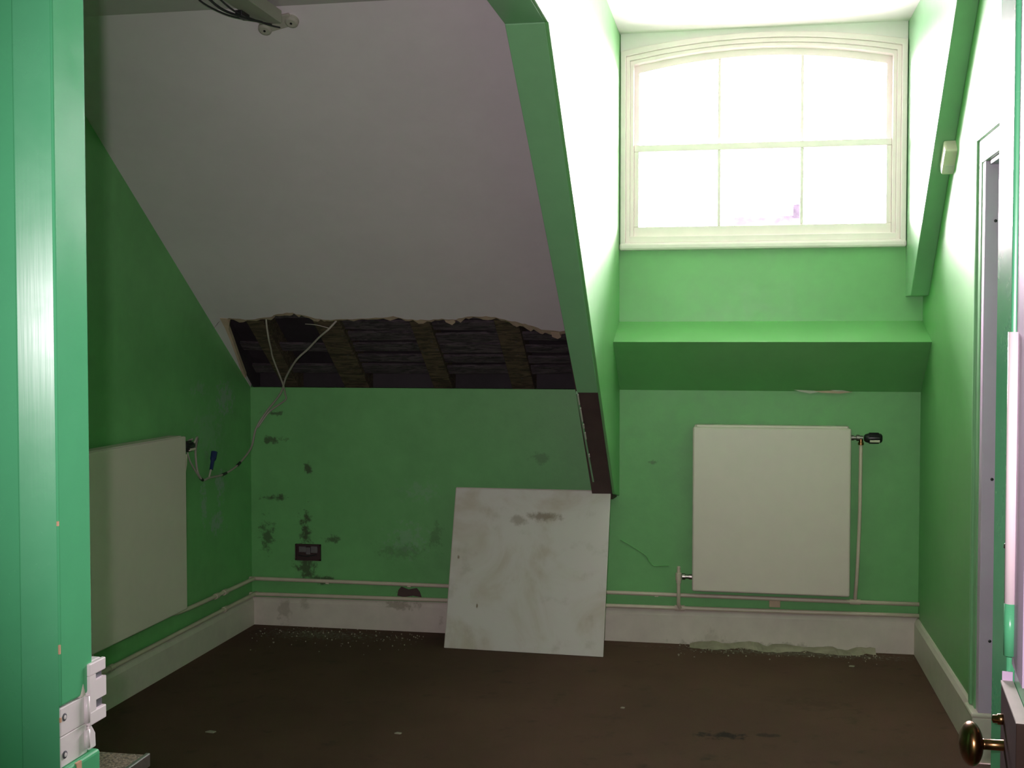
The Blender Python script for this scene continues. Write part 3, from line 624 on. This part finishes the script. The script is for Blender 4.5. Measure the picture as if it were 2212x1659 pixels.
# ------------------------------------------------------------------ light fitting stripped on the ceiling
fx = empty('light_batten', (-1.445, 3.2, ZC), 'stripped cream strip-light batten with loose wires on the ceiling', 'light fitting')
Box(-1.478, -1.405, 2.3, 3.60, 2.352, 2.392).build('channel', 'fixture', fx, bevel=.003)
for y in (2.5, 3.45): Box(-1.46, -1.42, y, y + .05, 2.392, ZC).build('spacer', 'fixture', fx)
def ear(x, y): p = SP(x, y); return p
pl_ = MB(); P = [(-1.492, 3.650), (-1.395, 3.636), (-1.392, 3.662), (-1.412, 3.678), (-1.47, 3.690), (-1.49, 3.70)]
pl_.loft([SP(x, y, -.010) for x, y in P], [SP(x, y, -.0) for x, y in P]); pl_.build('end_plate', 'fixture', fx, bevel=.003)
for x, y in ((-1.492, 3.682), (-1.395, 3.662)):
    e_ = MB().lathe(SP(x, y, 0), -nrm, [(0, .023), (.012, .022), (.016, .015)], 18).build('mounting_ear', 'fixture', fx, smooth=False)
    MB().lathe(SP(x, y, -.0155), -nrm, [(0, .004), (.002, .004)], 10).build('screw', 'black', e_)
for i, P in enumerate(([(-1.485, 3.15, 2.345), (-1.52, 3.26, 2.335), (-1.505, 3.42, 2.335), (-1.46, 3.54, 2.345), (-1.44, 3.60, 2.35)],
                       [(-1.47, 3.1, 2.34), (-1.50, 3.35, 2.338), (-1.47, 3.46, 2.337), (-1.45, 3.55, 2.345)],
                       [(-1.46, 3.2, 2.345), (-1.475, 3.4, 2.34), (-1.44, 3.55, 2.34), (-1.42, 3.62, 2.345)])):
    MB().tube(smooth_path(P, 6), .0028 + .001 * (i == 1), 6).build('wire', 'cable_dark', fx, smooth=True)
Box(-1.487, -1.465, 3.43, 3.49, 2.336, 2.352).build('terminal_block', 'black', fx, bevel=.002)

# ------------------------------------------------------------------ movement sensor on the right beam
bn = Vector((0, -.94, -1)).normalized(); bt = Vector((0, -1, .94)).normalized()   # beam face normal and up-slope direction
bp = Vector((.768, 4.70, 1.55 + .94 * (5.24 - 4.70)))
sr = empty('motion_sensor', tuple(bp), 'small beige movement sensor on the green beam right of the window', 'sensor')
def sq(dx, u0, u1, n0, n1): 
    return [bp + Vector((s_ * dx, 0, 0)) + bt * u + bn * nn for s_, u, nn in ((-1, u0, n0), (1, u0, n0), (1, u1, n0), (-1, u1, n0), (-1, u0, n1), (1, u0, n1), (1, u1, n1), (-1, u1, n1))]
MB().hexa(sq(.030, -.058, .058, 0, .06)).build('housing', 'beige', sr, bevel=.008, seg=3)
MB().hexa(sq(.022, -.048, -.01, .06, .063)).build('lens', 'chip_white', sr, bevel=.001)

# ------------------------------------------------------------------ litter on the carpet
bits = [(-1.792, 3.878, .018, .010, 'pale flat paint flake lying on the dark carpet near the doorway'), (-.409, 4.416, .008, .006, 'tiny pale crumb on the carpet in front of the leaning board'),
        (-1.147, 3.983, .012, .007, 'small pale scrap on the carpet at the bottom centre'), (.479, 5.163, .012, .006, 'small pale scrap on the carpet before the right radiator')]
for x, y, a, b_, lab in bits:
    q = [(x - a, y - b_ * .6), (x + a * .7, y - b_), (x + a, y + b_ * .5), (x - a * .4, y + b_)]
    tag(MB().loft([(px, py, .0005) for px, py in q], [(px, py, .004) for px, py in q]).build('paint_flake', 'dust', None, (x, y, 0)), lab, 'debris', 'paint flakes on the carpet')
def crumbs(name, n_, area, label, smin, smax):
    mb = MB()
    for _ in range(n_):
        x = random.uniform(area[0], area[1]); y = area[3] - abs(random.gauss(0, 1)) * (area[3] - area[2]) * .5
        s_ = random.uniform(smin, smax); k = random.uniform(0, 6.28)
        P = [(x + s_ * math.cos(k + j * 1.57) * random.uniform(.5, 1), y + s_ * math.sin(k + j * 1.57) * random.uniform(.5, 1)) for j in range(4)]
        h = random.uniform(.001, .006)
        mb.loft([(a, b_, .0002) for a, b_ in P], [(a, b_, h) for a, b_ in P])
    tag(mb.build(name, 'dust', None, (.5 * (area[0] + area[1]), area[3], 0)), label, 'debris', kind='stuff')
crumbs('plaster_crumbs', 140, (-2.2, -1.4, 5.05, 5.40), 'plaster crumbs scattered on the carpet below the torn ceiling', .001, .005)
crumbs('dust_fringe', 220, (-.25, .62, 5.25, 5.412), 'pale dust fringe along the skirting below the right radiator', .001, .006)
# torn paper fringe standing against the skirting
fr_ = MB(); xs = [-.20 + i * .02 for i in range(41)]
pts = [(x, .004 + .02 * abs(math.sin(i * .37)) * (.4 + .6 * math.sin(i * .11) ** 2) + random.uniform(0, .008), 5.395 - .05 * abs(math.sin(i * .23 + .5)) - random.uniform(0, .02)) for i, x in enumerate(xs)]
n = len(pts)
fr_.add([(x, 5.4105, z) for x, z, y in pts] + [(x, y, .0015) for x, z, y in pts] + [(x, 5.4115, 0) for x, z, y in pts],
        [(i, i + 1, n + i + 1, n + i) for i in range(n - 1)] + [(n + i, n + i + 1, 2 * n + i + 1, 2 * n + i) for i in range(n - 1)])
tag(fr_.build('dust_drift', 'dust', None, (.2, 5.40, 0)), 'low ragged drift of pale dust against the right skirting', 'debris', kind='stuff')

# ------------------------------------------------------------------ roofs far outside the window
fh = empty('distant_house', (1.6, 60, -6), 'faint distant rooftop in the glare at the foot of the window', 'house')
M['slate'] = paint('far_slate', (.0125, .0118, .0140), .8, .3, 3, .1, spec=0.0)
MB().loft([(-.2, 56, 4.4), (-.2, 60, 7.4), (-.2, 64, 4.4)], [(3.0, 56, 4.4), (3.0, 60, 7.45), (3.0, 64, 4.4)]).build('roof', 'slate', fh)
Box(-.1, 2.9, 56.5, 63.5, -6, 4.7).build('wall', 'slate', fh)
Box(2.62, 2.92, 59.8, 60.2, 6, 7.95).build('chimney', 'slate', fh)
